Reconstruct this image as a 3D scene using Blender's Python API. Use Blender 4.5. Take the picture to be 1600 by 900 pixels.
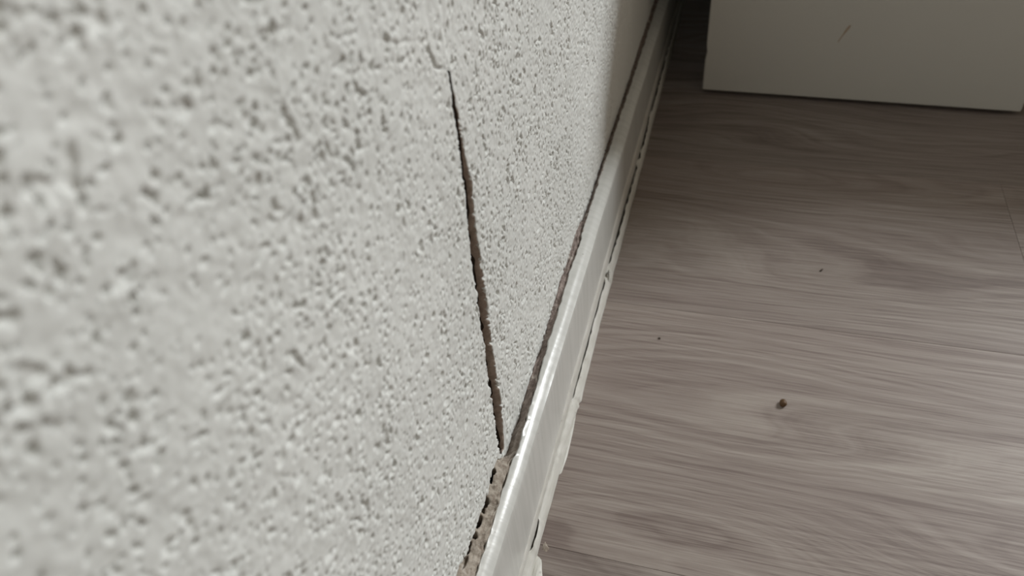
import bpy, bmesh, math
import numpy as np
from mathutils import Vector, Matrix

S = bpy.context.scene
for o in list(bpy.data.objects):
    bpy.data.objects.remove(o)
COL = S.collection

# ------------------------------------------------------------------ camera
# world: x = away from the plaster wall, y = along the wall, z = up (metres)
CAM_H = 0.38
F = Vector((-0.25061269, 0.68889505, -0.68015945))
R = Vector((0.95986835, 0.26817996, -0.08205038))
U = Vector((-0.12588104, 0.6734264, 0.72845786))
cd = bpy.data.cameras.new('camera')
cam = bpy.data.objects.new('camera', cd)
COL.objects.link(cam)
cam.matrix_world = Matrix(((R.x, U.x, -F.x, 0), (R.y, U.y, -F.y, 0), (R.z, U.z, -F.z, CAM_H), (0, 0, 0, 1)))
cd.sensor_width = 36.0
cd.lens = 36.0 * 1180 / 1600
cd.clip_start = 0.005
cd.dof.use_dof = True
cd.dof.focus_distance = 0.37
cd.dof.aperture_fstop = 11.5
S.camera = cam

# ------------------------------------------------------------------ light
w = bpy.data.worlds.new('room_ambient')
S.world = w
w.use_nodes = True
w.node_tree.nodes['Background'].inputs[0].default_value = (1.0, 0.93, 0.80, 1)
w.node_tree.nodes['Background'].inputs[1].default_value = 0.055

WIN = Vector((2.05, 2.12, 2.02))          # centre of the window in the far wall
WIN_W, WIN_H = 1.05, 0.80
ld = bpy.data.lights.new('window_daylight', 'AREA')
ld.shape = 'RECTANGLE'
ld.size, ld.size_y = WIN_W, WIN_H
ld.energy = 158
ld.color = (0.962, 0.988, 0.995)
lo = bpy.data.objects.new('window_daylight', ld)
lo.location = WIN
lo.rotation_euler = (math.radians(-90), 0, 0)   # shines towards -y
COL.objects.link(lo)

S.view_settings.view_transform = 'Standard'
S.view_settings.look = 'None'
S.view_settings.gamma = 1.0
S.view_settings.use_curve_mapping = False
S.view_settings.exposure = 0.0

rng = np.random.default_rng(7)


# ------------------------------------------------------------------ helpers
def link(name, me, mats=(), parent=None, **props):
    o = bpy.data.objects.new(name, me)
    COL.objects.link(o)
    for m in mats:
        me.materials.append(m)
    if parent is not None:
        o.parent = parent
    for k, v in props.items():
        o[k] = v
    return o


def grid_mesh(name, P, smooth=True, mat_idx=None):
    """P: (rows, cols, 3) array of points -> quad grid mesh."""
    nr, nc = P.shape[:2]
    me = bpy.data.meshes.new(name)
    nv = nr * nc
    me.vertices.add(nv)
    me.vertices.foreach_set('co', P.reshape(-1).astype(np.float32))
    i = np.arange(nv).reshape(nr, nc)
    q = np.stack([i[:-1, :-1], i[:-1, 1:], i[1:, 1:], i[1:, :-1]], -1).reshape(-1, 4)
    nf = len(q)
    me.loops.add(nf * 4)
    me.loops.foreach_set('vertex_index', q.reshape(-1).astype(np.int32))
    me.polygons.add(nf)
    me.polygons.foreach_set('loop_start', np.arange(0, nf * 4, 4, dtype=np.int32))
    me.polygons.foreach_set('loop_total', np.full(nf, 4, dtype=np.int32))
    me.polygons.foreach_set('use_smooth', np.full(nf, smooth, dtype=bool))
    if mat_idx is not None:
        me.polygons.foreach_set('material_index', mat_idx.reshape(-1).astype(np.int32))
    me.update()
    me.validate()
    return me


def box_mesh(name, a, b, bevel=0.0, seg=2):
    bm = bmesh.new()
    bmesh.ops.create_cube(bm, size=1)
    a, b = Vector(a), Vector(b)
    for v in bm.verts:
        v.co = Vector([(a[k] + b[k]) / 2 + v.co[k] * (b[k] - a[k]) for k in range(3)])
    if bevel:
        bmesh.ops.bevel(bm, geom=bm.edges[:], offset=bevel, segments=seg, affect='EDGES', profile=0.5)
    me = bpy.data.meshes.new(name)
    bm.to_mesh(me)
    bm.free()
    return me


def noise1(t, scale, seed):
    """smooth 1-D value noise in about -1..1, feature size = scale."""
    r = np.random.default_rng(seed).uniform(-1, 1, 8192)
    u = np.asarray(t) / scale + 1000
    i = np.floor(u).astype(int)
    f = u - i
    f = f * f * (3 - 2 * f)
    return r[i % 8192] * (1 - f) + r[(i + 1) % 8192] * f


def gauss_field(shape, cell, sigma, seed):
    """unit-variance gaussian-filtered white noise."""
    n = np.random.default_rng(seed).standard_normal(shape)
    ky = np.fft.fftfreq(shape[0], cell)[:, None]
    kx = np.fft.rfftfreq(shape[1], cell)[None, :]
    g = np.exp(-2 * (math.pi * sigma) ** 2 * (ky ** 2 + kx ** 2))
    n = np.fft.irfft2(np.fft.rfft2(n) * g, s=shape)
    return (n - n.mean()) / n.std()


def sstep(a, b, x):
    t = np.clip((x - a) / (b - a), 0, 1)
    return t * t * (3 - 2 * t)


class NT:
    """small node-tree writer."""
    def __init__(self, name):
        self.m = bpy.data.materials.new(name)
        self.m.use_nodes = True
        self.t = self.m.node_tree
        self.b = self.t.nodes['Principled BSDF']

    def n(self, kind, **kw):
        nd = self.t.nodes.new(kind)
        for k, v in kw.items():
            setattr(nd, k, v)
        return nd

    def set(self, sock, v):
        if hasattr(v, 'is_output'):
            self.t.links.new(v, sock)
        else:
            sock.default_value = v

    def math(self, op, a, b=0.0, c=None, clamp=False):
        nd = self.n('ShaderNodeMath', operation=op, use_clamp=clamp)
        self.set(nd.inputs[0], a)
        self.set(nd.inputs[1], b)
        if c is not None:
            self.set(nd.inputs[2], c)
        return nd.outputs[0]

    def mix(self, fac, a, b):
        nd = self.n('ShaderNodeMix', data_type='RGBA')
        self.set(nd.inputs[0], fac)
        self.set(nd.inputs[6], a if hasattr(a, 'is_output') else (*a, 1))
        self.set(nd.inputs[7], b if hasattr(b, 'is_output') else (*b, 1))
        return nd.outputs[2]

    def noise(self, vec, scale, detail=2.0, rough=0.5):
        nd = self.n('ShaderNodeTexNoise')
        if vec is not None:
            self.t.links.new(vec, nd.inputs['Vector'])
        nd.inputs['Scale'].default_value = scale
        nd.inputs['Detail'].default_value = detail
        nd.inputs['Roughness'].default_value = rough
        return nd.outputs['Fac']

    def rng(self, v, a, b, c=0.0, d=1.0):
        nd = self.n('ShaderNodeMapRange', interpolation_type='SMOOTHSTEP')
        self.set(nd.inputs[0], v)
        for k, q in enumerate((a, b, c, d)):
            nd.inputs[k + 1].default_value = q
        return nd.outputs[0]

    def coord(self, which='Object'):
        return self.n('ShaderNodeTexCoord').outputs[which]

    def mapping(self, vec, scale):
        nd = self.n('ShaderNodeMapping')
        self.t.links.new(vec, nd.inputs[0])
        nd.inputs['Scale'].default_value = scale
        return nd.outputs[0]

    def bump(self, h, strength, dist):
        nd = self.n('ShaderNodeBump')
        nd.inputs['Strength'].default_value = strength
        nd.inputs['Distance'].default_value = dist
        self.t.links.new(h, nd.inputs['Height'])
        self.t.links.new(nd.outputs[0], self.b.inputs['Normal'])

    def done(self, color, rough, spec=0.5):
        self.set(self.b.inputs['Base Color'], color if hasattr(color, 'is_output') else (*color, 1))
        self.set(self.b.inputs['Roughness'], rough)
        self.b.inputs['Specular IOR Level'].default_value = spec
        return self.m


# ------------------------------------------------------------------ materials
t = NT('white_plaster')
c = t.coord()
n = t.noise(c, 9.0, 3)
f = t.noise(c, 900.0, 2)
col = t.mix(t.rng(n, 0.3, 0.7), (0.67, 0.68, 0.655), (0.74, 0.75, 0.725))
t.bump(f, 0.22, 0.0003)
M_PLASTER = t.done(col, 0.85, 0.25)

t = NT('raw_brown_plaster')
c = t.coord()
n = t.noise(c, 260.0, 4, 0.6)
col = t.mix(t.rng(n, 0.3, 0.7), (0.40, 0.325, 0.275), (0.60, 0.505, 0.44))
t.bump(n, 0.6, 0.001)
M_RAW = t.done(col, 0.9, 0.2)

t = NT('brown_filler')
c = t.coord()
n = t.noise(c, 330.0, 4, 0.65)
n2 = t.noise(c, 90.0, 3, 0.6)
sx = t.n('ShaderNodeSeparateXYZ')
t.t.links.new(c, sx.inputs[0])
pale = t.rng(t.math('ADD', sx.outputs[1], t.math('MULTIPLY', t.math('SUBTRACT', n2, 0.5), 0.08)), 0.18, 0.25, 1.0, 0.0)
old = t.mix(t.rng(n, 0.32, 0.68), (0.19, 0.148, 0.13), (0.36, 0.295, 0.265))
new = t.mix(t.rng(n, 0.32, 0.68), (0.25, 0.205, 0.165), (0.46, 0.41, 0.35))
col = t.mix(pale, old, new)
col = t.mix(t.rng(n2, 0.58, 0.70), col, (0.55, 0.50, 0.45))
t.bump(n, 0.7, 0.001)
M_FILL = t.done(col, 0.75, 0.3)

t = NT('white_gloss_paint')
c = t.coord()
sx = t.n('ShaderNodeSeparateXYZ')
t.t.links.new(c, sx.inputs[0])
br = t.noise(t.mapping(c, (40, 260, 12)), 1.0, 3)
d1 = t.noise(t.mapping(c, (500, 260, 500)), 1.0, 5, 0.7)
d2 = t.noise(c, 420.0, 2, 0.6)
# grime that has crept from the filler onto the back of the ledge
edge = t.math('ADD', sx.outputs[0], t.math('MULTIPLY', t.math('SUBTRACT', d1, 0.5), 0.006))
grime = t.rng(edge, -0.0845, -0.0832, 1.0, 0.0)
low = t.rng(sx.outputs[2], 0.058, 0.062, 0.0, 1.0)
grime = t.math('MULTIPLY', grime, low)
base = t.mix(t.rng(br, 0.35, 0.65), (0.59, 0.592, 0.565), (0.64, 0.642, 0.615))
spot = t.rng(d2, 0.735, 0.76)
col = t.mix(grime, base, (0.33, 0.265, 0.225))
col = t.mix(t.math('MULTIPLY', spot, 0.6), col, (0.25, 0.22, 0.19))
t.bump(br, 0.15, 0.0006)
M_PAINT = t.done(col, 0.24, 0.5)

t = NT('white_caulk')
c = t.coord()
n = t.noise(t.mapping(c, (300, 60, 300)), 1.0, 4, 0.6)
n2 = t.noise(c, 230.0, 3, 0.6)
col = t.mix(t.rng(n, 0.35, 0.7), (0.60, 0.59, 0.54), (0.70, 0.69, 0.65))
col = t.mix(t.math('MULTIPLY', t.rng(n2, 0.66, 0.74), 0.55), col, (0.27, 0.23, 0.20))
t.bump(n, 0.5, 0.0008)
M_CAULK = t.done(col, 0.5, 0.4)

t = NT('dark_shade_and_grit')
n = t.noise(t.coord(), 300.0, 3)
M_SHADE_GRIT = t.done(t.mix(n, (0.05, 0.038, 0.03), (0.11, 0.085, 0.07)), 0.9, 0.2)  # grit colour, also painted as shade inside the crack and the bead split

t = NT('grey_oak_laminate')
c = t.coord()
at = t.n('ShaderNodeAttribute', attribute_type='OBJECT', attribute_name='seed')
off = t.n('ShaderNodeCombineXYZ')
t.set(off.inputs[0], t.math('MULTIPLY', at.outputs['Fac'], 3.7))
t.set(off.inputs[1], t.math('MULTIPLY', at.outputs['Fac'], 1.3))
ad = t.n('ShaderNodeVectorMath', operation='ADD')
t.t.links.new(c, ad.inputs[0])
t.t.links.new(off.outputs[0], ad.inputs[1])
cc = ad.outputs[0]
sx = t.n('ShaderNodeSeparateXYZ')
t.t.links.new(cc, sx.inputs[0])
warp = t.noise(t.mapping(cc, (3.2, 13.0, 1)), 1.0, 0.6)
warp2 = t.noise(t.mapping(cc, (30.0, 60.0, 1)), 1.0, 1.0)
v = t.math('ADD', sx.outputs[1], t.math('MULTIPLY', t.math('SUBTRACT', warp, 0.5), 0.15))
v = t.math('ADD', v, t.math('MULTIPLY', t.math('SUBTRACT', warp2, 0.5), 0.005))
gv = t.n('ShaderNodeCombineXYZ')
t.set(gv.inputs[0], t.math('MULTIPLY', sx.outputs[0], 2.2))
t.set(gv.inputs[1], t.math('MULTIPLY', v, 150.0))
g1 = t.noise(gv.outputs[0], 1.0, 3, 0.62)
fv = t.n('ShaderNodeCombineXYZ')
t.set(fv.inputs[0], t.math('MULTIPLY', sx.outputs[0], 14.0))
t.set(fv.inputs[1], t.math('MULTIPLY', sx.outputs[1], 650.0))
g2 = t.noise(fv.outputs[0], 1.0, 4, 0.7)
tone = t.noise(t.mapping(cc, (3.0, 14.0, 1)), 1.0, 2)
k = t.math('ADD', t.math('MULTIPLY', g1, 0.46), t.math('MULTIPLY', g2, 0.54))
cr = t.n('ShaderNodeValToRGB')
e = cr.color_ramp.elements
e[0].position, e[0].color = 0.385, (0.168, 0.128, 0.113, 1)
e[1].position, e[1].color = 0.635, (0.385, 0.338, 0.302, 1)
m_ = e.new(0.50)
m_.color = (0.278, 0.232, 0.206, 1)
t.t.links.new(k, cr.inputs[0])
col = t.mix(t.math('MULTIPLY', t.rng(tone, 0.35, 0.7), 0.35), cr.outputs[0], (0.24, 0.192, 0.174))
at2 = t.n('ShaderNodeAttribute', attribute_type='OBJECT', attribute_name='tone')
tn = t.n('ShaderNodeVectorMath', operation='SCALE')
t.t.links.new(col, tn.inputs[0])
t.t.links.new(at2.outputs['Fac'], tn.inputs['Scale'])
col = tn.outputs[0]
t.bump(k, 0.3, 0.0008)
M_WOOD = t.done(col, t.rng(k, 0.3, 0.7, 0.56, 0.48), 0.4)

t = NT('subfloor')
M_SUB = t.done(t.mix(t.noise(t.coord(), 30.0, 3), (0.05, 0.04, 0.035), (0.09, 0.075, 0.065)), 0.9)

t = NT('white_lacquered_board')
c = t.coord()
n = t.noise(c, 5.0, 3)
f = t.noise(c, 700.0, 2)
t.bump(f, 0.12, 0.0003)
M_BOARD = t.done(t.mix(n, (0.58, 0.565, 0.52), (0.63, 0.62, 0.575)), 0.45, 0.4)

t = NT('brown_scuff')
M_SCUFF = t.done(t.mix(t.noise(t.coord(), 400.0, 3), (0.36, 0.26, 0.18), (0.48, 0.39, 0.30)), 0.8)

t = NT('dark_plastic')
M_FOOT = t.done(t.mix(t.noise(t.coord(), 200.0), (0.02, 0.02, 0.02), (0.03, 0.03, 0.03)), 0.6)

t = NT('brown_seed')
c = t.coord()
n = t.noise(c, 900.0, 3)
t.bump(n, 0.5, 0.0005)
M_SEED = t.done(t.mix(n, (0.06, 0.03, 0.011), (0.17, 0.09, 0.035)), 0.55)

t = NT('window_frame_paint')
M_FRAME = t.done(t.mix(t.noise(t.coord(), 20.0), (0.7, 0.7, 0.68), (0.76, 0.76, 0.74)), 0.4)

t = NT('taupe_wall_paint')
M_TAUPE = t.done(t.mix(t.noise(t.coord(), 6.0), (0.14, 0.118, 0.093), (0.165, 0.14, 0.11)), 0.8)

# ------------------------------------------------------------------ plaster wall
XW = -0.087
# lower edge of the plaster above the skirting board (y, z)
EDGE = np.array([(-1.2, .074), (.10, .077), (.1333, .0775), (.1443, .0728), (.153, .0736), (.1648, .0720), (.1755, .0712),
                 (.1851, .0768), (.1927, .0740), (.1985, .0660), (.2034, .0621), (.2133, .0630), (.2238, .0612), (.24, .0635),
                 (.257, .0659), (.2737, .0634), (.2926, .0660), (.3025, .0673), (.3231, .0700), (.3496, .0693),
                 (.3729, .0709), (.3848, .0695), (.4033, .0640), (.4235, .0650), (.4595, .0662), (.5645, .0661),
                 (.6077, .0680), (.6551, .0700), (.7118, .0710), (2.2, .070)])


def edge_z(y):
    z = np.interp(y, EDGE[:, 0], EDGE[:, 1])
    near = np.where((y > 0.1) & (y < 0.2), 1.0, 0.55)
    return z + near * (0.0007 * noise1(y, 0.0035, 3) + 0.0005 * noise1(y, 0.0013, 4))


# the long vertical crack: z, y of its near lip, width
CRK = np.array([(.0640, .1972, 0.0), (.0672, .1970, 0.0), (.0690, .1968, .0050), (.0772, .1969, .0068), (.0971, .1972, .0080),
                (.1244, .1976, .0079), (.1525, .1983, .0075), (.1776, .1989, .0080), (.2054, .2007, .0066),
                (.2237, .2030, .0050), (.2377, .2030, .0038), (.2542, .2040, .0026), (.2670, .2044, .0014),
                (.2705, .2046, 0.0), (2.4, .2046, 0.0)])


def crack_lips(z):
    y0 = np.interp(z, CRK[:, 0], CRK[:, 1])
    wd = 1.2 * np.interp(z, CRK[:, 0], CRK[:, 2])
    y0 = y0 - 0.08 * wd
    on = sstep(0.0, 0.002, wd)
    a = y0 + on * (0.00035 * noise1(z, 0.012, 21) + 0.00015 * noise1(z, 0.003, 22))
    b = y0 + wd + on * (0.0004 * noise1(z, 0.012, 23) + 0.0002 * noise1(z, 0.003, 24))
    # small splintered notch on the far lip
    b = b + 0.0012 * np.exp(-((z - 0.2245) / 0.0025) ** 2)
    return a, np.maximum(b, a + 1e-5), wd


# height field of the pitted finish
CELL = 0.0004
Y0, Y1, Z0, Z1 = -0.08, 0.86, 0.05, 0.42
shp = (int((Z1 - Z0) / CELL), int((Y1 - Y0) / CELL))
n1 = gauss_field(shp, CELL, 0.00042, 11)
n2 = gauss_field(shp, CELL, 0.0026, 2)
n3 = gauss_field(shp, CELL, 0.0010, 5)
n4 = gauss_field(shp, CELL, 0.012, 16)
n5 = gauss_field(shp, CELL, 0.00042, 8)
Hf = (0.00014 * n2 + 0.00011 * n3 + 0.00015 * n4 + 0.00004 * n5
      - 0.0014 * sstep(0.95, 1.85, n1 + 0.25 * n2 + 0.2 * n4)
      - 0.0013 * sstep(1.25, 2.3, n3 + 0.25 * n2))
# hairline running from the head of the crack towards the near side
HAIR = [(.2038, .2706), (.1983, .2731), (.1940, .2790), (.1926, .2831), (.1862, .2886), (.1760, .2926), (.1654, .2982), (.1560, .3035), (.1472, .3068),
        (.1390, .3120), (.1322, .3145), (.1260, .3195), (.1203, .3217), (.1140, .3228), (.1037, .3274), (.0978, .3303), (.0909, .3341)]
gy = Y0 + np.arange(shp[1]) * CELL
gz = Z0 + np.arange(shp[0]) * CELL
GY, GZ = np.meshgrid(gy, gz)
gy_w = GY + 0.0010 * np.interp(GZ, gz, noise1(gz, 0.003, 31))
gz_w = GZ + 0.0012 * np.interp(GY, gy, noise1(gy, 0.004, 32))
dist = np.full(shp, 1.0)
wgt = np.zeros(shp)
for i, (p, q) in enumerate(zip(HAIR[:-1], HAIR[1:])):
    p, q = np.array(p), np.array(q)
    d = q - p
    s = np.clip(((gy_w - p[0]) * d[0] + (gz_w - p[1]) * d[1]) / (d @ d), 0, 1)
    r = np.hypot(gy_w - p[0] - s * d[0], gz_w - p[1] - s * d[1])
    m = r < dist
    dist[m] = r[m]
    wgt[m] = 1.3 if i in (1, 2) else (0.25 if i == 0 else 0.30)
Hf -= 0.0012 * wgt * np.exp(-(dist / 0.0005) ** 2) * np.clip(0.75 + 0.5 * n2, 0.15, 1.4)


def sample(H, y, z):
    u = np.clip((y - Y0) / CELL, 0, shp[1] - 1.001)
    v = np.clip((z - Z0) / CELL, 0, shp[0] - 1.001)
    i, j = u.astype(int), v.astype(int)
    a, b = u - i, v - j
    h = (H[j, i] * (1 - a) + H[j, i + 1] * a) * (1 - b) + (H[j + 1, i] * (1 - a) + H[j + 1, i + 1] * a) * b
    fade = sstep(Y0, Y0 + .02, y) * (1 - sstep(Y1 - .03, Y1, y)) * (1 - sstep(Z1 - .03, Z1, z))
    return h * fade


def spaced(*segs):
    out = []
    for a, b, s in segs:
        out.append(np.linspace(a, b, max(1, int(round((b - a) / s))), endpoint=False))
    return np.concatenate(out)


left = spaced((-1.2, -.08, .14), (-.08, .0, .0011), (.0, .2012, .00048))
right = spaced((.2012, .37, .00048), (.37, .62, .00075), (.62, .86, .0013), (.86, 2.1, .155))
right = np.append(right, 2.1)
rows = np.append(spaced((.064, .365, .00048), (.365, .42, .0014), (.42, 2.4, .18)), 2.4)
nl = len(left)
ncol = nl + 1 + 4 + len(right) - 1
a, b, wd = crack_lips(rows)
Yc = np.zeros((len(rows), ncol))
RAMP = 0.012
# columns close to the crack are squeezed aside so that its lips lie on grid lines
for r_ in range(len(rows)):
    la, rb = a[r_], b[r_]
    L = left.copy()
    k = L > 0.2012 - 0.05
    L[k] = 0.1512 + (L[k] - 0.1512) * (la - 0.1512) / 0.05
    Rr = right.copy()
    k = Rr < 0.2012 + 0.05
    Rr[k] = 0.2512 - (0.2512 - Rr[k]) * (0.2512 - rb) / 0.05
    Yc[r_, :nl] = L
    Yc[r_, nl:nl + 5] = (la, la + 0.0002 * min(1, wd[r_] / .002), (la + rb) / 2, rb - 0.0002 * min(1, wd[r_] / .002), rb)
    Yc[r_, nl + 5:] = Rr[1:]
Zc = np.repeat(rows[:, None], ncol, 1)
Zc = Zc + (edge_z(Yc) - rows[0]) * np.clip(1 - (rows[:, None] - rows[0]) / 0.03, 0, 1)
X = XW + sample(Hf, Yc, Zc)
open_ = sstep(0.0003, 0.0025, wd)[:, None]
# far lip: a sloping broken face, hollow added behind it to look dark
fd = 0.0027 * (np.maximum(wd, 1e-6) / .008) ** 1.5
Yc[:, nl + 2] = np.where(wd > .0004, b + 0.4 * wd, Yc[:, nl + 2])
Yc[:, nl + 3] = np.where(wd > .0004, b - 0.12 * wd, Yc[:, nl + 3])
X[:, nl + 1:nl + 4] = np.where(open_ > 0, X[:, nl:nl + 1] * (1 - open_) + (XW - 0.0088 + 0.0008 * noise1(rows, .003, 41)[:, None]) * open_, X[:, nl + 1:nl + 4])
X[:, nl + 3] = np.where(wd > .0004, XW - fd * (1 + .3 * noise1(rows, .004, 44)), X[:, nl + 3])
# slightly broken lips
lip = open_[:, 0]
X[:, nl] -= lip * np.abs(0.0006 * noise1(rows, .002, 42))
X[:, nl + 4] -= lip * np.abs(0.0006 * noise1(rows, .002, 43))
P = np.stack([X, Yc, Zc], -1)
# the lower edge turns in behind itself
cur = []
for dx, dz in ((-0.0085, 0.003), (-0.006, 0.0008), (-0.0025, 0.0), (-0.0008, 0.0002)):
    row = P[0].copy()
    row[:, 0] = XW + dx
    row[:, 2] = row[:, 2] + dz - 0.0003
    cur.append(row)
P = np.concatenate([np.array(cur), P], 0)
mi = np.zeros((P.shape[0] - 1, P.shape[1] - 1), int)
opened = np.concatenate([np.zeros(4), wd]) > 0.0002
mi[opened[:-1], nl:nl + 3] = 2  # crack hollow painted dark brown for the shade inside it
mi[opened[:-1], nl + 3] = 1
mi[:3] = 1
wall = link('wall_left', box_mesh('wall_left', (-0.30, -1.2, 0.0), (XW - 0.0088, 2.1, 2.4)), [M_RAW], kind='structure',
            label='white pitted plaster wall with a long vertical crack above the skirting board')
plaster = link('plaster_coat', grid_mesh('plaster_coat', P, True, mi), [M_PLASTER, M_RAW, M_SHADE_GRIT], wall)

# ------------------------------------------------------------------ floor planks
floor = link('floor', box_mesh('floor', (-0.30, -1.2, -0.06), (3.2, 2.1, -0.0085)), [M_SUB], kind='structure',
             label='grey brown oak laminate floor laid in wide planks')
PLEN = 1.25
SEAMS = [-1.14, -.948, -.756, -.564, -.375, -.186, .003, .192, .3845, .573, .762, .951, 1.14, 1.33, 1.52, 1.71, 1.90, 2.09]
JOINT = {8: .212, 7: .86, 6: .47, 9: .95, 10: .40, 11: .7}
SEED = {7: 0.37, 8: 0.61, 9: 0.18, 6: 0.83, 10: 0.5}
gap = 0.00008
plank_meshes = {}


def plank_mesh(wd, ln):
    key = (round(wd, 4), round(ln, 4))
    if key not in plank_meshes:
        bm = bmesh.new()
        bmesh.ops.create_cube(bm, size=1)
        for v in bm.verts:
            v.co = Vector((v.co.x * ln, v.co.y * wd, v.co.z * 0.008 - 0.004))
        top = [ed for ed in bm.edges if all(v.co.z > -0.001 for v in ed.verts)]
        bmesh.ops.bevel(bm, geom=top, offset=0.00012, segments=1, affect='EDGES')
        me = bpy.data.meshes.new('plank')
        bm.to_mesh(me)
        bm.free()
        me.materials.append(M_WOOD)
        plank_meshes[key] = me
    return plank_meshes[key]


for i, (s0, s1) in enumerate(zip(SEAMS[:-1], SEAMS[1:])):
    j = JOINT.get(i, 0.15 + 0.37 * (i * 0.618 % 1) * 2)
    for q, x0 in enumerate((j - PLEN, j, j + PLEN, j + 2 * PLEN)):
        xa, xb = max(x0, -0.0985), min(x0 + PLEN, 3.2)
        if xb - xa < 0.02:
            continue
        o = link('plank', plank_mesh(s1 - s0 - 2 * gap, xb - xa - 2 * gap), (), floor)
        o.location = ((xa + xb) / 2, (s0 + s1) / 2, 0)
        o['seed'] = SEED.get(i, (i * 0.377) % 1.0) + q * 2.13
        o['tone'] = {7: 1.0, 8: 0.92, 9: 0.78}.get(i, 0.85 + .15 * ((i * 0.71 + q * .37) % 1.0))

# ------------------------------------------------------------------ skirting board
# back edge of the ledge, eaten away unevenly
LED = np.array([(-1, -.0813), (.1414, -.0813), (.1583, -.0812), (.1712, -.0813), (.1869, -.0819), (.1992, -.0815), (.2068, -.0807), (.225, -.0812),
                (.2616, -.0824), (.2866, -.0829), (.3085, -.0826), (.3351, -.0838), (.3612, -.0834), (.3849, -.0842), (.4526, -.0843), (1.2, -.0836)])
prof = [(-0.0935, .004), (-0.0935, .050), (-9.0008, .0540), (-9.0004, .0660), (-9.0000, .0684), (-8.9994, .0690), (-0.0803, .0688), (-0.0791, .0684), (-0.0780, .0678),
        (-0.0770, .0671), (-0.0763, .0665), (-0.0756, .0659), (-0.0749, .0652), (-0.0747, .0640), (-0.0745, .0600), (-0.0743, .038),
        (-0.0742, .016), (-0.0742, .0135), (-0.0800, .0130), (-0.0800, .0040), (-0.0935, .004)]
ys = spaced((-1.2, .0, .2), (.0, .6, .0012), (.6, .8, .004), (.8, 2.1, .2))
ys = np.append(ys, 2.09)
Pb = np.zeros((len(ys), len(prof), 3))
back = np.interp(ys, LED[:, 0], LED[:, 1]) + 0.0004 * noise1(ys, .006, 161) + 0.0003 * noise1(ys, .0025, 162)
for i, (px, pz) in enumerate(prof):
    topw = sstep(.05, .066, np.array(pz))
    Pb[:, i, 0] = (back + (px + 9.0) if px < -5 else px) + topw * (0.00022 * noise1(ys, .05, 51 + i // 4) + 0.00004 * noise1(ys, .012, 60 + i))
    Pb[:, i, 1] = ys
    Pb[:, i, 2] = pz + topw * (0.00025 * noise1(ys, .06, 55) + 0.00005 * noise1(ys, .012, 58 + i))
me = grid_mesh('baseboard_left', Pb)
bm = bmesh.new()
bm.from_mesh(me)
for ends in (0, len(ys) - 1):
    vs = [v for v in bm.verts if abs(v.co.y - ys[ends]) < 1e-6]
    vs.sort(key=lambda v: v.index)
    try:
        bm.faces.new(vs[:-1])
    except ValueError:
        pass
for ed in bm.edges:
    if ed.is_manifold and ed.calc_face_angle(0) > 0.5:
        ed.smooth = False
bmesh.ops.recalc_face_normals(bm, faces=bm.faces)
bm.to_mesh(me)
bm.free()
base = link('baseboard_left', me, [M_PAINT], kind='structure', label='white painted skirting board with rounded top along the plaster wall')

# brown filler and old paint crumbs packed between plaster and skirting
yf = spaced((-.3, .05, .004), (.05, .34, .0006), (.34, .62, .0012), (.62, 1.0, .004))
xl = np.interp(yf, LED[:, 0], LED[:, 1]) - 0.0004 + 0.0006 * noise1(yf, .004, 71) + 0.0006 * noise1(yf, .0015, 72)
near = 1 - sstep(.192, .206, yf)
zw = edge_z(yf) + near * 0.0004 - (1 - near) * 0.0012
zl = near * 0.0692 + (1 - near) * 0.0672
hole = np.zeros_like(yf)
for c0, wdt, dp in ((.1838, .0038, 1.0), (.1712, .0026, .6), (.1668, .0012, .5), (.1603, .0028, 1.0), (.1535, .0013, 1.0), (.1470, .0030, .40), (.1390, .0040, .30)):
    hole = np.maximum(hole, dp * (1 - sstep(.7, 1.15, np.abs(yf - c0) / wdt)))
NS = 14
Pf = np.zeros((len(yf), NS, 3))
for k in range(NS):
    s = k / (NS - 1)
    xx = (1 - s) * (-0.0885) + s * (xl + .0006)
    lump = 0.0010 * noise1(yf, .005, 81 + k // 3) + 0.0006 * noise1(yf, .002, 90 + k // 2) + 0.00035 * noise1(yf, .001, 120 + k)
    zz = (1 - s) * zw + s * zl + lump * (0.35 + 1.2 * s * (1 - s)) * (0.8 + .2 * near)
    zz -= near * .0012 * math.sin(math.pi * s)
    zz -= hole * 0.011 * (1 - sstep(.16, .30, np.array(s + 0.10 * noise1(yf, .003, 99))))
    if k == NS - 1:
        zz = zz - .003
    Pf[:, k, 0], Pf[:, k, 1], Pf[:, k, 2] = xx, yf + 0.0004 * noise1(yf, .002, 140 + k), zz
link('filler', grid_mesh('filler', Pf), [M_FILL], base, label='crumbly brown filler in the gap behind the skirting top')

# white sealant bead along the floor, split lengthwise
yc = np.append(spaced((-1.2, .0, .1), (.0, .8, .001), (.8, 2.08, .1)), 2.08)
top_z = np.interp(yc, [0, .1676, .26, .275, .2894, .33, .40, .48, 1.0], [.0147, .0150, .0158, .018, .0195, .0195, .021, .024, .024]) + .0008 * noise1(yc, .02, 201) + .0004 * noise1(yc, .004, 202)
flo_x = np.interp(yc, [0, .18, .2000, .285, .2875, .2895, .2915, .30, .36, .5, .69, 1.0], [-.0702, -.0703, -.0702, -.0697, -.0687, -.0699, -.0684, -.0688, -.0694, -.0694, -.0702, -.0704]) + .0002 * noise1(yc, .02, 203) + .0001 * noise1(yc, .005, 204)
spl_z = np.interp(yc, [.0, .19, .21, .29, .348, .395, .462, .512, .561, .605, .654, .75], [.008, .0085, .008, .0070, .0092, .0088, .0118, .0102, .0088, .0120, .0145, .016]) + .0005 * noise1(yc, .006, 205) + .0003 * noise1(yc, .002, 206)
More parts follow.
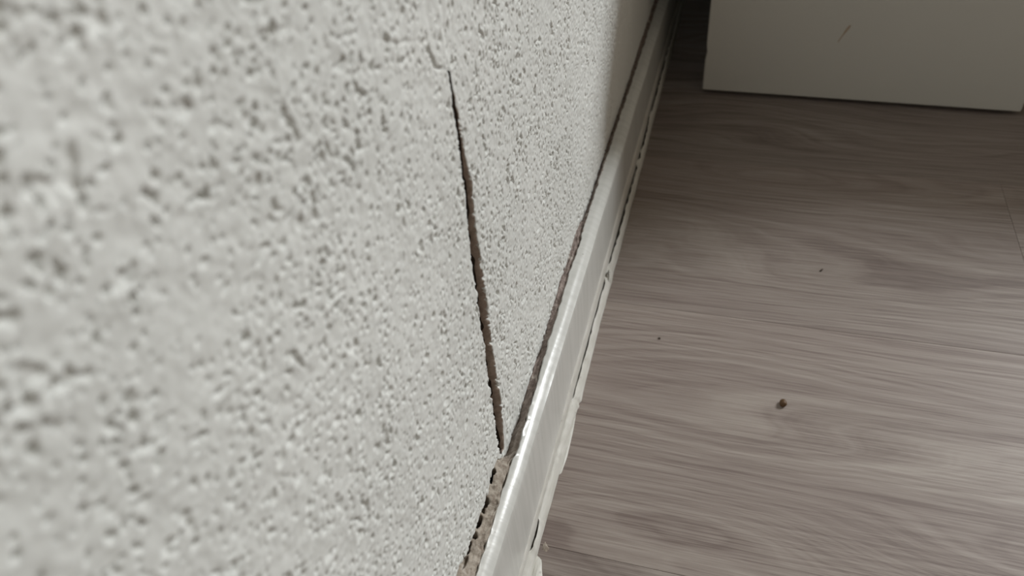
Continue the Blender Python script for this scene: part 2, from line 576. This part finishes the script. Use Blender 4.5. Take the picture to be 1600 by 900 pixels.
spl_w = np.interp(yc, [0, .183, .186, .200, .203, .287, .29, .33, .394, .399, .412, .418, .45, .48, .54, .546, .552, .556, .562, .566, .575, .60, .625, .63, .66, .8, .81],
                  [0, 0, .0013, .0010, 0, 0, .0008, .0010, .0011, 0, 0, .0013, .0024, .0022, .0017, 0, 0, .0022, .0018, 0, .0022, .0020, .0004, .0020, .0020, .002, 0]) * (1 + .35 * noise1(yc, .004, 207))
spl_w = np.clip(spl_w * .85, 0, .0022)
on = sstep(.0002, .0008, spl_w)
gx = spl_w
floor_z = np.maximum(spl_z - on * .0062, .0006)
pts = [(np.full_like(yc, -.0746), top_z + .0003),
       (np.full_like(yc, -.07375), top_z - .0006),
       (-.0735 + .0002 * noise1(yc, .005, 209), (top_z + spl_z) / 2 + .0005),
       (-.0733 + .0001 * noise1(yc, .004, 210), spl_z + .0006),
       (-.0734 + 0 * yc, floor_z),
       (-.0733 + gx * .8, floor_z),
       (-.0733 + gx, spl_z - .0005),
       (-.0730 + gx + .0004, spl_z - .0009),
       ((-.0722 + gx + flo_x) / 2 + .0003, spl_z * .5),
       (flo_x - .0001, np.full_like(yc, .0006)),
       (flo_x, np.full_like(yc, .0002))]
Pc = np.stack([np.stack([a_ + 0 * yc, yc, b_], -1) for a_, b_ in pts], 1)
mi = np.zeros((len(yc) - 1, len(pts) - 1), int)
mi[on[:-1] > .3, 4:6] = 1  # split painted dark inside, standing in for the shade of a deeper groove
link('sealant_bead', grid_mesh('sealant_bead', Pc, True, mi), [M_CAULK, M_SHADE_GRIT], base, label='split white sealant bead where skirting meets the floor')


def blob(name, outline, thick, mat, parent, seed, rings=5, **props):
    """thin lumpy pancake lying on the floor, outline = list of (x, y)."""
    oc = np.array(outline, float)
    n_ = 40
    tt = np.linspace(0, len(oc), n_, endpoint=False)
    closed = np.vstack([oc, oc[:1]])
    xs_ = np.interp(tt, np.arange(len(oc) + 1), closed[:, 0])
    ys_ = np.interp(tt, np.arange(len(oc) + 1), closed[:, 1])
    cx, cy = xs_.mean(), ys_.mean()
    size = max(np.ptp(xs_), np.ptp(ys_))
    rr = 1 + .06 * noise1(tt, 1.3, seed) + .03 * noise1(tt, .6, seed + 1)
    bm = bmesh.new()
    prev = None
    for k in range(rings + 1):
        s = 1 - k / rings
        z = thick * math.sin(math.pi / 2 * (1 - s)) ** 0.8
        if k == rings:
            cen = bm.verts.new((cx, cy, thick))
            for i in range(n_):
                bm.faces.new((prev[i], prev[(i + 1) % n_], cen))
            break
        ring = []
        for i in range(n_):
            zz = z * (1 + .3 * noise1(np.array([i * 1.0 + 50 * k]), 2.3, seed + 5)[0]) + (0.00005 if k else 0)
            ring.append(bm.verts.new((cx + (xs_[i] - cx) * s * rr[i], cy + (ys_[i] - cy) * s * rr[i], zz)))
        if prev:
            for i in range(n_):
                bm.faces.new((prev[i], prev[(i + 1) % n_], ring[(i + 1) % n_], ring[i]))
        prev = ring
    bmesh.ops.recalc_face_normals(bm, faces=bm.faces)
    for f_ in bm.faces:
        f_.smooth = True
    me = bpy.data.meshes.new(name)
    bm.to_mesh(me)
    bm.free()
    return link(name, me, [mat], parent, **props)


blob('sealant_smear', [(-.0715, .145), (-.0655, .150), (-.0635, .162), (-.0645, .174), (-.0672, .183), (-.0712, .186)], .0014, M_CAULK, base, 300)
blob('sealant_smear', [(-.0712, .236), (-.0690, .238), (-.0682, .250), (-.0686, .266), (-.0695, .281), (-.0712, .284)], .0005, M_CAULK, base, 310)
link_lump = blob('sealant_lump', [(-.0745, .397), (-.0700, .398), (-.0690, .404), (-.0695, .411), (-.0745, .412)], .0095, M_CAULK, base, 320)

# torn chip of laminate surface at the seam beside the bead
blob('chip', [(-.0685, .1895), (-.0660, .1885), (-.0648, .1910), (-.0662, .1922), (-.0680, .1945), (-.0688, .1920)], 0.0004, M_FILL, floor, 330, label='torn pale chip at the plank seam')

# ------------------------------------------------------------------ white cabinet
cab = bpy.data.objects.new('white_cabinet', None)
COL.objects.link(cab)
cab['label'] = 'plain white cabinet standing on the wood floor, close to the plaster wall'
cab['category'] = 'cabinet'
cab.location = (-0.031, 0.6885, 0)
cab.rotation_euler = (0, 0, math.radians(-1.4))
CW, CH, CD = 0.2748, 0.372, 1.30
bm = bmesh.new()
me = box_mesh('front_panel', (0, 0, .0040), (CW, .018, CH - .0182), .0012, 2)
bm.from_mesh(me)
# small dent in the left edge
bmesh.ops.subdivide_edges(bm, edges=[ed for ed in bm.edges if abs(ed.verts[0].co.z - ed.verts[1].co.z) > .2], cuts=90)
for v in bm.verts:
    if v.co.x < .004:
        v.co.x += .0011 * math.exp(-((v.co.z - .043) / .004) ** 2)
bm.to_mesh(me)
bm.free()
for pl in me.polygons:
    pl.use_smooth = False
front = link('front_panel', me, [M_BOARD], cab)
link('side_panel', box_mesh('side_panel', (.0005, .0181, .006), (.0165, CD, CH - .0182), .0008), [M_BOARD], cab)
link('side_panel', box_mesh('side_panel', (CW - .0165, .0181, .006), (CW - .0005, CD, CH - .0182), .0008), [M_BOARD], cab)
link('top_panel', box_mesh('top_panel', (-.0525, 0, CH - .018), (CW, CD, CH), .0008), [M_BOARD], cab)  # overhang towards the wall added, out of view, to darken the gap below
link('bottom_panel', box_mesh('bottom_panel', (.0166, .0181, .006), (CW - .0166, CD, .024), .0008), [M_BOARD], cab)
link('back_panel', box_mesh('back_panel', (.0005, CD + .0001, .006), (CW - .0005, CD + .008, CH - .0182), .0008), [M_BOARD], cab)
fm = box_mesh('foot', (-.012, -.012, 0.0), (.012, .012, .006), .001, 1)
fm.materials.append(M_FOOT)
for fx in (.03, CW - .03):
    for fy in (.06, CD - .06):
        o = link('foot', fm, (), cab)
        o.location = (fx, fy, 0)
# unseen copy added to shade the floor, just beyond the right edge of the view
shade_cab = cab.copy()
COL.objects.link(shade_cab)
shade_cab['label'] = 'unseen white cabinet added to shade the floor, right of the scuffed one'
shade_cab.location = cab.location + Vector((CW + .095, .10, 0))
for ch in list(cab.children):
    c_ = ch.copy()
    COL.objects.link(c_)
    c_.parent = shade_cab
cab['group'] = shade_cab['group'] = 'white cabinets in a row'
cab['label'] = 'plain white cabinet with a brown scuff, standing close to the plaster wall'
# brown scuff on the front: a tapered sliver lying on the panel
spine = [(.1203, .0755, .0006), (.1190, .0728, .0011), (.1176, .0700, .0009), (.1162, .0668, .0006), (.1146, .0632, .0005), (.1132, .0596, .0003)]
bm = bmesh.new()
prev = None
for x_, z_, hw in spine:
    cur_ = [bm.verts.new((x_ - hw, -.00002, z_ + hw * .4)), bm.verts.new((x_, -.00025, z_)), bm.verts.new((x_ + hw, -.00002, z_ - hw * .4))]
    if prev:
        for i in range(2):
            bm.faces.new((prev[i], prev[i + 1], cur_[i + 1], cur_[i]))
    prev = cur_
bmesh.ops.recalc_face_normals(bm, faces=bm.faces)
me = bpy.data.meshes.new('scuff')
bm.to_mesh(me)
bm.free()
link('scuff', me, [M_SCUFF], front, label='short slanting brown scuff')


# ------------------------------------------------------------------ crumbs on the floor
def crumb(name, loc, size, mat, seed, label, cat, rot=0.0):
    bm = bmesh.new()
    bmesh.ops.create_icosphere(bm, subdivisions=3, radius=1)
    r = np.random.default_rng(seed)
    dirs = r.normal(size=(7, 3))
    dirs /= np.linalg.norm(dirs, axis=1)[:, None]
    for v in bm.verts:
        d = np.array(v.co)
        k = 1 + sum(.10 * math.cos(3 * float(d @ q) + i) for i, q in enumerate(dirs)) * .6
        v.co = Vector((d[0] * size[0] * k, d[1] * size[1] * k, d[2] * size[2] * k))
    zmin = min(v.co.z for v in bm.verts)
    for v in bm.verts:
        v.co.z = max(v.co.z - zmin, size[2] * .25) - size[2] * .25
    for f_ in bm.faces:
        f_.smooth = True
    me = bpy.data.meshes.new(name)
    bm.to_mesh(me)
    bm.free()
    o = link(name, me, [mat], None, label=label, category=cat)
    o.location = loc
    o.rotation_euler = (0, 0, rot)
    return o


crumb('brown_crumb', (.0522, .3150, 0), (.0021, .0024, .0021), M_SEED, 401, 'round dark brown crumb lying alone on the open floor', 'crumb', .5)
crumb('dark_crumb', (.0760, .4438, 0), (.0017, .0007, .0005), M_SHADE_GRIT, 402, 'tiny thin dark sliver on the floor in front of the cabinet', 'crumb', .9)
crumb('grit', (-.0281, .3551, 0), (.0008, .0009, .0005), M_SHADE_GRIT, 403, 'tiny dark speck of grit on the floor beside the skirting board', 'grit', .2)

# ------------------------------------------------------------------ far wall and its window (out of view, lets the daylight in)
wx0, wx1, wz0, wz1 = WIN.x - WIN_W / 2, WIN.x + WIN_W / 2, WIN.z - WIN_H / 2, WIN.z + WIN_H / 2
bm = bmesh.new()
for a_, b_ in (((-.30, 2.1, 0), (wx0, 2.3, 2.6)), ((wx1, 2.1, 0), (3.2, 2.3, 2.6)), ((wx0, 2.1, 0), (wx1, 2.3, wz0)), ((wx0, 2.1, wz1), (wx1, 2.3, 2.6))):
    tmp = box_mesh('tmp', a_, b_)
    bm.from_mesh(tmp)
    bpy.data.meshes.remove(tmp)
me = bpy.data.meshes.new('wall_far')
bm.to_mesh(me)
bm.free()
link('wall_far', me, [M_TAUPE], kind='structure', label='plain taupe wall with the window behind the cabinet')
bm = bmesh.new()
fr = .03
for a_, b_ in (((wx0, 2.13, wz0), (wx0 + fr, 2.17, wz1)), ((wx1 - fr, 2.13, wz0), (wx1, 2.17, wz1)), ((wx0 + fr, 2.13, wz0), (wx1 - fr, 2.17, wz0 + fr)), ((wx0 + fr, 2.13, wz1 - fr), (wx1 - fr, 2.17, wz1))):
    tmp = box_mesh('tmp', a_, b_)
    bm.from_mesh(tmp)
    bpy.data.meshes.remove(tmp)
me = bpy.data.meshes.new('window_1')
bm.to_mesh(me)
bm.free()
link('window_1', me, [M_FRAME], kind='structure', label='white framed window in the far wall')

# the rest of the room, out of view: it only returns the daylight
link('ceiling', box_mesh('ceiling', (-.30, -1.2, 2.6), (3.2, 2.3, 2.7)), [M_TAUPE], kind='structure', label='plain taupe ceiling of the room')
link('wall_right', box_mesh('wall_right', (3.2, -1.2, -.06), (3.3, 2.3, 2.6)), [M_TAUPE], kind='structure', label='plain taupe wall facing the cracked plaster wall')
link('wall_back', box_mesh('wall_back', (-.30, -1.3, -.06), (3.3, -1.2, 2.6)), [M_TAUPE], kind='structure', label='plain taupe wall facing the cabinets')
